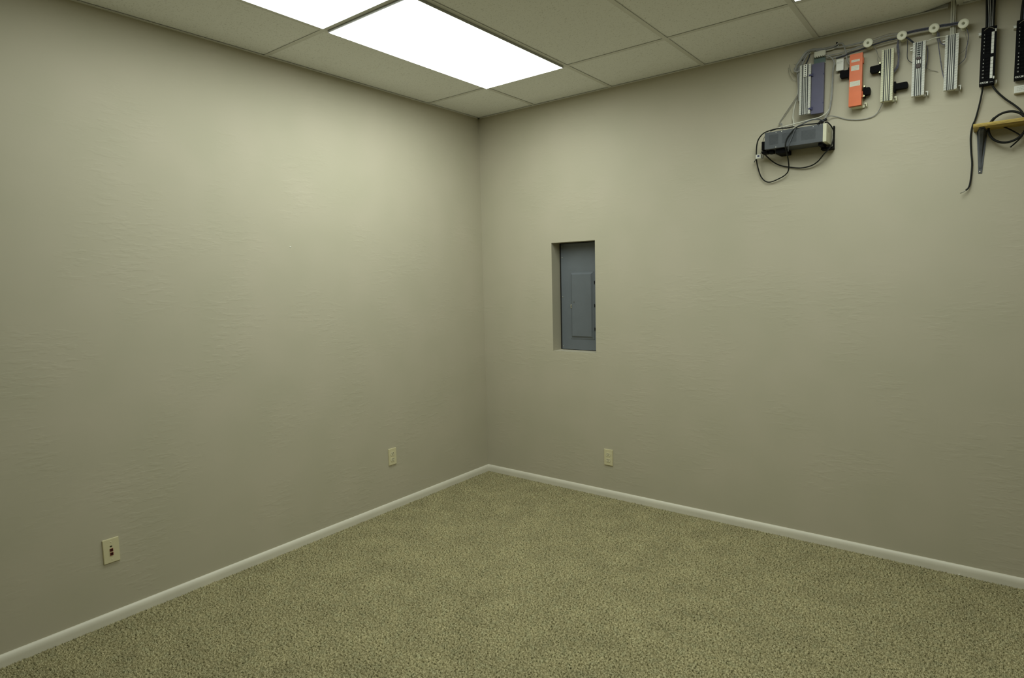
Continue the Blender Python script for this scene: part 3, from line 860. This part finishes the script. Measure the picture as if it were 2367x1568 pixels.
cable('slanting_cable', 'pair of thin grey wires slanting down to the left end of the power supply',
      [('wire', [(2.284, .02, 2.498), (2.262, .02, 2.462), (2.241, .016, 2.434), (2.212, .012, 2.397), (2.190, .012, 2.365), (2.182, .018, 2.348), (2.196, .05, 2.322), (2.250, .09, 2.290)], .0017, 'wire'),
       ('wire', [(2.280, .02, 2.485), (2.258, .02, 2.445), (2.236, .016, 2.418), (2.203, .012, 2.374), (2.187, .018, 2.352), (2.200, .055, 2.318), (2.215, .08, 2.290)], .0017, 'wire'),
       ('crimp', [(2.180, .015, 2.340), (2.196, .04, 2.330)], .0055, 'grey')], (2.19, 0, 2.33), 'cable')
single('sagging_cable', 'thin grey cable sagging from the cream punch-down block to the power supply',
       [(2.674, .034, 2.366), (2.666, .03, 2.347), (2.651, .012, 2.323), (2.631, .008, 2.304), (2.594, .006, 2.296), (2.548, .006, 2.299), (2.504, .006, 2.310), (2.462, .008, 2.329), (2.429, .03, 2.334), (2.410, .06, 2.315), (2.400, .07, 2.288)], .0021, 'grey')
WV = [(2.943, .022, 2.800), (2.943, .020, 2.751), (2.943, .020, 2.712), (2.943, .022, 2.666), (2.944, .028, 2.644), (2.946, .040, 2.605)]
cable('cable_bundle', 'vertical pale cables dropping from the ceiling to the last white punch-down block',
      [('cable', offs(WV, -.0062, 0, 0), .0042, 'pale'), ('cable', offs(WV, .0022, .003, 0), .0042, 'pale'), ('cable', offs(WV, .0078, -.003, 0), .0034, 'pale'), ('binding', [(2.934, .030, 2.6655), (2.956, .030, 2.664)], .0028, 'mauve')], (2.943, 0, 2.605), 'cable bundle')

# ------------------------------------------------------------------ patch panels
def patch_panel(x0, label):
    x1 = x0 + 0.0555; z0, z1 = 2.356, 2.608; D = 0.050
    t = thing('patch_panel', wpt((x0 + x1) / 2, 0, z0), label, 'patch panel', 'black wall-mounted patch panels')
    MB().wbox(x0, x1, 0.010, D, z0, z1, 0.0012).build('face', 'black', t)
    wb = MB()
    wb.wbox(x0 - 0.010, x0 + 0.002, 0.0, 0.030, 2.583, 2.593, 0.001); wb.wbox(x0 - 0.012, x0 - 0.002, 0.0, 0.012, 2.597, 2.600)
    wb.wbox(x1 - 0.002, x1 + 0.009, 0.0, 0.030, z0 + 0.004, z0 + 0.018, 0.001)
    wb.wbox(x0 + 0.006, x1 - 0.006, 0.0, 0.010, z0 + 0.02, z1 - 0.02)
    wb.build('mounting_bracket', 'white', t)
    for (cx, cz) in ((x1 - 0.004, z1 - 0.020), (x1 - 0.0035, z0 + 0.026)):
        MB().wbox(cx - 0.0024, cx + 0.0024, D, D + 0.003, cz - 0.006, cz + 0.006, 0.001).build('retaining_clip', 'white', t)
    # twelve ports in two sets of six, a number beside each and a label strip cell across from it
    for k in range(12):
        zc = (2.5755 - k * 0.0157) if k < 6 else (2.4665 - (k - 6) * 0.0157)
        pm = MB()
        xa, xb = x0 + 0.017, x0 + 0.034
        pm.wbox(xa, xa + 0.0012, D, D + 0.0022, zc - 0.0062, zc + 0.0062); pm.wbox(xb - 0.0012, xb, D, D + 0.0022, zc - 0.0062, zc + 0.0062)
        pm.wbox(xa, xb, D, D + 0.0022, zc + 0.0050, zc + 0.0062); pm.wbox(xa, xb, D, D + 0.0022, zc - 0.0062, zc - 0.0050)
        pm.build('port', 'black', t)
        text_mesh('port_number', str(k + 1), 0.0068, 'lettering', t, x0 + 0.0118, D + 0.0004, zc, 0.00010, 'CENTER')
        MB().wbox(x0 + 0.0375, x0 + 0.0473, D, D + 0.0008, zc - 0.0073, zc + 0.0073).build('port_label', 'white', t)
    text_mesh('lettering', 'CAT.5E', 0.0098, 'lettering', t, x0 + 0.0030, D + 0.0004, z0 + 0.0085, 0.00040, 'LEFT', 0.95)
    mk = MB()
    for k in range(5):
        mk.wbox(x0 + 0.0385 + k * 0.0024, x0 + 0.0402 + k * 0.0024, D, D + 0.0004, z0 + 0.0070, z0 + 0.0090)
    mk.build('small_print', 'lettering', t)
    for s in (-1, 1):
        MB().tube([wpt((x0 + x1) / 2 + s * 0.001, D + 0.003, z1 - 0.004), wpt((x0 + x1) / 2 + s * 0.010, D + 0.003, z1 - 0.008), wpt((x0 + x1) / 2 + s * 0.019, D + 0.002, z1 - 0.015)], 0.0010, 6, 4).build('bail_wire', 'chrome', t, smooth=True)
    return t
patch_panel(3.0530, 'black twelve-port patch panel with white label strips right of the last punch-down block')
patch_panel(3.1770, 'second black patch panel cut off by the right edge of the photo')

def drop_bundle(x, spec, label):
    t = thing('cable_bundle', wpt(x, 0, 2.600), label, 'cable bundle', 'black cable bundles from the ceiling')
    for dx, dd, r, m_, topdx in spec:
        MB().tube(wp([(x + dx + topdx, .026 + dd * .5, 2.82), (x + dx + topdx, .026 + dd * .5, 2.755), (x + dx + topdx * .6, .026 + dd, 2.70), (x + dx + topdx * .15, .028 + dd, 2.650), (x + dx, .030 + dd, 2.600)]), r, 8, 5).build('cable', m_, t, smooth=True)
    return t
drop_bundle(3.0815, [(-.0105, 0, .0050, 'rubber', -.004), (-.0035, .005, .0026, 'slate', -.004), (-.002, .0085, .0021, 'grey', -.008), (.0045, .0085, .0021, 'grey', -.008), (.0100, .0070, .0019, 'grey', -.002), (.0030, -.003, .0055, 'rubber', .001), (.0125, .001, .0050, 'rubber', .001), (.0085, -.009, .0050, 'rubber', .001), (-.006, -.009, .0050, 'rubber', -.002)],
            'black cables with grey ones among them dropping from the ceiling to the first patch panel')
drop_bundle(3.2050, [(-.0125, 0, .0055, 'rubber', .008), (-.004, .005, .0050, 'slate', .006), (.005, .004, .0050, 'rubber', .006), (.0125, 0, .0050, 'rubber', .004), (0, -.008, .0050, 'rubber', .004)],
            'black cables dropping from the ceiling to the second patch panel')

# white label box below the second panel
t = thing('label_box', wpt(3.235, 0, 2.300), 'small white box with printed lines under the second patch panel', 'box')
MB().wbox(3.1800, 3.2900, 0.0, 0.030, 2.3005, 2.3320, 0.002).build('case', 'white', t)
pr = MB()
for r_, z in enumerate((2.324, 2.3175, 2.311)):
    xx = 3.190
    while xx < 3.275:
        l_ = random.uniform(0.003, 0.008); pr.wbox(xx, xx + l_, 0.0300, 0.0302, z - 0.0008, z + 0.0008); xx += l_ + 0.002
pr.build('print', 'print', t)

# hanging and coiled black cables
t = cable('hanging_cable', 'black cable hanging from the first patch panel past the shelf end to a bare tip',
          [('sheath', [(3.068, .03, 2.372), (3.067, .03, 2.361), (3.065, .02, 2.333), (3.057, .014, 2.277), (3.045, .009, 2.217), (3.035, .008, 2.187), (3.030, .008, 2.139), (3.034, .008, 2.071), (3.040, .008, 2.010), (3.037, .009, 1.935), (3.031, .012, 1.904), (3.020, .016, 1.891)], .0036, 'rubber'),
           ('bare_tip', [(3.021, .016, 1.892), (3.010, .020, 1.884), (3.000, .024, 1.879)], .0026, 'chrome')], (3.0, 0, 1.879))
coil = []
for k in range(26):
    a = math.radians(150) - k * math.radians(360) / 24
    coil.append((3.163 + 0.067 * math.cos(a), 0.040 + 0.0006 * k, 2.154 + 0.068 * math.sin(a)))
cable('coiled_cable', 'black cable dropping from the first patch panel into a coil behind the wooden shelf',
      [('sheath', [(3.099, .03, 2.372), (3.099, .03, 2.358), (3.117, .03, 2.324), (3.149, .03, 2.284), (3.183, .03, 2.250), (3.206, .035, 2.222), (3.222, .04, 2.191)], .0040, 'rubber'),
       ('coil', coil, .0052, 'rubber'),
       ('tail', [(3.150, .028, 2.160), (3.163, .028, 2.152), (3.188, .028, 2.133), (3.210, .030, 2.113)], .0030, 'rubber'),
       ('tail', [(3.218, .036, 2.110), (3.201, .030, 2.089), (3.177, .030, 2.065)], .0032, 'rubber')], (3.163, 0, 2.086))

# ------------------------------------------------------------------ wooden shelf on its steel bracket
t = thing('wall_shelf', wpt(3.30, 0, 1.965), 'yellow pine shelf board on a grey stamped steel bracket under the patch panels', 'shelf')
SX0, SX1, SDP, SZ0, SZ1 = 3.0405, 3.62, 0.125, 2.1585, 2.1725
bd = MB().wbox(SX0, SX1, 0.0, SDP, SZ0, SZ1, 0.0008).build('board', 'wood', t)
MB().wbox(SX0 + 0.0005, SX1, SDP, SDP + 0.0006, SZ0 + 0.0045, SZ0 + 0.0055).wbox(SX0 + 0.0005, SX1, SDP, SDP + 0.0006, SZ0 + 0.0092, SZ0 + 0.0099).build('ply_line', mat('ply_glue_line', (0.22, 0.14, 0.03), 0.7), bd)
def shelf_bracket(xc):
    r = MB()
    # wall leg: tapering plate
    pts = [(xc - 0.0068, 1.965), (xc + 0.0068, 1.965), (xc + 0.0205, 2.1585), (xc - 0.0195, 2.1585)]
    r.prism([wpt(x, 0.0, z) for x, z in pts], (0, -0.003, 0))
    # shelf leg
    pts = [(xc - 0.0195, 0.0), (xc + 0.0205, 0.0), (xc + 0.0085, 0.112), (xc - 0.0085, 0.112)]
    r.prism([wpt(x, d, SZ0 - 0.003) for x, d in pts], (0, 0, 0.0028))
    # pressed rib joining the two legs
    n = 14; prof = []
    for k in range(n + 1):
        u = k / n
        d = 0.003 + 0.085 * u ** 2.3; z = 1.985 + (SZ0 - 0.006 - 1.985) * (1 - (1 - u) ** 1.5)
        prof.append((d, z, 0.0035 + 0.0125 * u))
    for k in range(n):
        (d0, z0, w0), (d1, z1, w1) = prof[k], prof[k + 1]
        h0, h1 = w0 * 0.45, w1 * 0.45
        r.poly([wpt(xc - h0, d0, z0), wpt(xc + h0, d0, z0), wpt(xc + h1, d1, z1), wpt(xc - h1, d1, z1)])
        for s in (-1, 1):
            r.poly([wpt(xc + s * h0, d0, z0), wpt(xc + s * w0, 0.003, z0), wpt(xc + s * w1, 0.003, z1), wpt(xc + s * h1, d1, z1)])
    o = r.build('bracket', 'bracket', t)
    MB().lathe(wpt(xc, 0.003, 1.9735), (0, -1, 0), [(0.0034, 0), (0.0034, 0.001), (0.002, 0.002)], 12).build('screw', 'chrome', o, smooth=True)
shelf_bracket(3.0715)
shelf_bracket(3.52)

# ------------------------------------------------------------------ power supply
ps = thing('power_supply', wpt(2.29, 0, 2.160), 'charcoal vented power supply box with a beige end cap and looped black cords', 'power supply')
X0, X1, D0, D1, Z0, Z1 = 2.137, 2.4225, 0.014, 0.140, 2.1885, 2.2765
MB().wbox(X0, X1, D0, D1, Z0, Z1, 0.0015).build('case', 'boxgrey', ps)
cap = MB().wbox(X1, 2.4395, D0 - 0.004, D1 + 0.001, Z0 - 0.002, Z1 + 0.001, 0.002).build('end_cap', 'boxbeige', ps)
pr = MB()
for k in range(4):
    pr.box(2.4395, 2.4397, -0.100, -0.070, Z1 - 0.018 - k * 0.006, Z1 - 0.0165 - k * 0.006)
pr.build('print', 'print', cap)
for (a, b_, c, d) in ((2.1595, 2.2070, 2.2085, 2.2615), (2.2265, 2.2975, 2.2085, 2.2595), (2.3205, 2.3885, 2.2085, 2.2575)):
    vg = MB(); nx = int((b_ - a) / 0.0031); nz = int((d - c) / 0.0031)
    for i in range(nx):
        for j in range(nz):
            x = a + (i + 0.5) * (b_ - a) / nx + (0.0007 if j % 2 else -0.0007); z = c + (j + 0.5) * (d - c) / nz
            vg.poly([wpt(x - 0.00115, D1 + 0.0003, z), wpt(x, D1 + 0.0003, z - 0.00115), wpt(x + 0.00115, D1 + 0.0003, z), wpt(x, D1 + 0.0003, z + 0.00115)])
    vg.build('vent_grille', 'hole', ps)
for (x, z) in ((2.195, 2.2705), (2.223, 2.2705), (2.377, 2.2695), (2.195, 2.194)):
    MB().lathe(wpt(x, D1, z), (0, -1, 0), [(0.0022, 0), (0.0022, 0.0008), (0.0012, 0.0015)], 10).build('screw', 'white', ps)
MB().lathe(wpt(2.403, D1, 2.2700), (0, -1, 0), [(0.0016, 0), (0.0016, 0.0006)], 10).build('screw', 'black', ps)
bk = MB().wbox(2.4475, 2.4535, 0.0, 0.020, 2.163, 2.283).wbox(2.398, 2.4535, 0.0, 0.055, 2.163, 2.173, 0.001).wbox(2.398, 2.415, 0.010, 0.120, 2.1735, 2.1865)
bk.build('mounting_bracket', 'black', ps)
MB().wbox(2.187, 2.240, 0.0, 0.118, 2.164, 2.1865, 0.002).build('mounting_bracket', 'black', ps)
MB().wbox(2.113, 2.1370, 0.080, 0.112, 2.192, 2.238, 0.003).build('inlet_plug', 'black', ps)
MB().wbox(2.112, 2.145, 0.060, 0.110, 2.174, 2.1885, 0.004).build('cord_grip', 'black', ps)
MB().wbox(2.150, 2.175, 0.070, 0.110, 2.170, 2.1880, 0.003).build('cord_grip', 'black', ps)
CL = [(2.417, .10, 2.294), (2.388, .128, 2.2855), (2.338, .144, 2.2850), (2.302, .149, 2.279), (2.278, .151, 2.260), (2.252, .150, 2.225), (2.246, .148, 2.191), (2.246, .122, 2.160), (2.244, .08, 2.128), (2.240, .05, 2.093), (2.227, .03, 2.067), (2.190, .02, 2.046), (2.127, .014, 2.031), (2.088, .014, 2.062), (2.067, .02, 2.127), (2.063, .03, 2.177), (2.068, .04, 2.241), (2.087, .06, 2.272), (2.125, .09, 2.290), (2.192, .118, 2.293), (2.245, .132, 2.2860), (2.285, .143, 2.2850)]
MB().tube(wp(CL), .0033, 8, 6).build('power_cord', 'rubber', ps, smooth=True)
C2 = [(2.425, .10, 2.290), (2.440, .116, 2.284), (2.456, .10, 2.262), (2.464, .08, 2.234), (2.459, .07, 2.206), (2.446, .07, 2.168), (2.413, .06, 2.136), (2.380, .03, 2.109), (2.344, .02, 2.092), (2.294, .014, 2.088), (2.247, .012, 2.097), (2.189, .014, 2.114), (2.154, .03, 2.136), (2.127, .05, 2.165), (2.118, .07, 2.180)]
MB().tube(wp(C2), .0033, 8, 6).build('power_cord', 'rubber', ps, smooth=True)
C3 = [(2.417, .08, 2.300), (2.388, .10, 2.313), (2.356, .11, 2.311), (2.323, .13, 2.294), (2.296, .149, 2.275), (2.276, .149, 2.227), (2.262, .149, 2.192), (2.254, .125, 2.166)]
MB().tube(wp(C3), .0031, 8, 6).build('power_cord', 'boxgrey', ps, smooth=True)
kn = MB().tube(wp([(2.385, .08, 2.288), (2.400, .08, 2.300), (2.425, .07, 2.312)]), .0075, 8, 4)
kn.build('cord_knot', 'rubber', ps, smooth=True)

t = thing('jack_adapter', wpt(2.081, 0.03, 2.160), 'small white jack adapter with a blue square dangling left of the power supply', 'adapter')
MB().wbox(2.0675, 2.0955, 0.030, 0.058, 2.1605, 2.1835, 0.002).build('case', 'white', t)
MB().wbox(2.0765, 2.0865, 0.058, 0.0584, 2.1695, 2.1785).build('socket', 'bluesq', t)
MB().tube(wp([(2.088, .045, 2.183), (2.097, .05, 2.200), (2.103, .06, 2.215), (2.106, .07, 2.240), (2.122, .09, 2.268)]), .0017, 6, 5).build('lead', 'wire', t, smooth=True)
MB().tube(wp([(2.100, .05, 2.160), (2.108, .055, 2.175), (2.116, .07, 2.200)]), .0045, 8, 4).build('lead', 'grey', t, smooth=True)
MB().tube(wp([(2.068, .045, 2.164), (2.058, .035, 2.156), (2.052, .030, 2.148)]), .0022, 6, 4).build('lead', 'slate', t, smooth=True)

# ------------------------------------------------------------------ tiny loose bits
def scrap(loc, s, label, m_='paper', cat='paper scrap'):
    b_ = MB(); x, y, z = loc
    pts = [(x + s * math.cos(a) * r, y + s * math.sin(a) * r, z) for a, r in ((0, 1), (1.1, .7), (2.2, 1), (3.3, .6), (4.4, .9), (5.4, .7))]
    b_.prism(pts, (0.001, 0.001, s * 0.45))
    tag(b_.build('paper_scrap', m_, loc=loc), label, cat)
scrap((3.065, -0.018, 0.0065), 0.0055, 'tiny white scrap on the carpet against the right baseboard')
scrap((0.060, -0.222, 0.0065), 0.0040, 'tiny white scrap on the carpet by the room corner')
b_ = MB().lathe((0, -1.668, 1.737), (1, 0, 0), [(0.0042, 0), (0.0042, 0.001), (0.0022, 0.0022)], 10)
tag(b_.build('wall_anchor', 'white', loc=(0, -1.668, 1.737), smooth=True), 'tiny white plug in the bare left wall', 'wall plug')
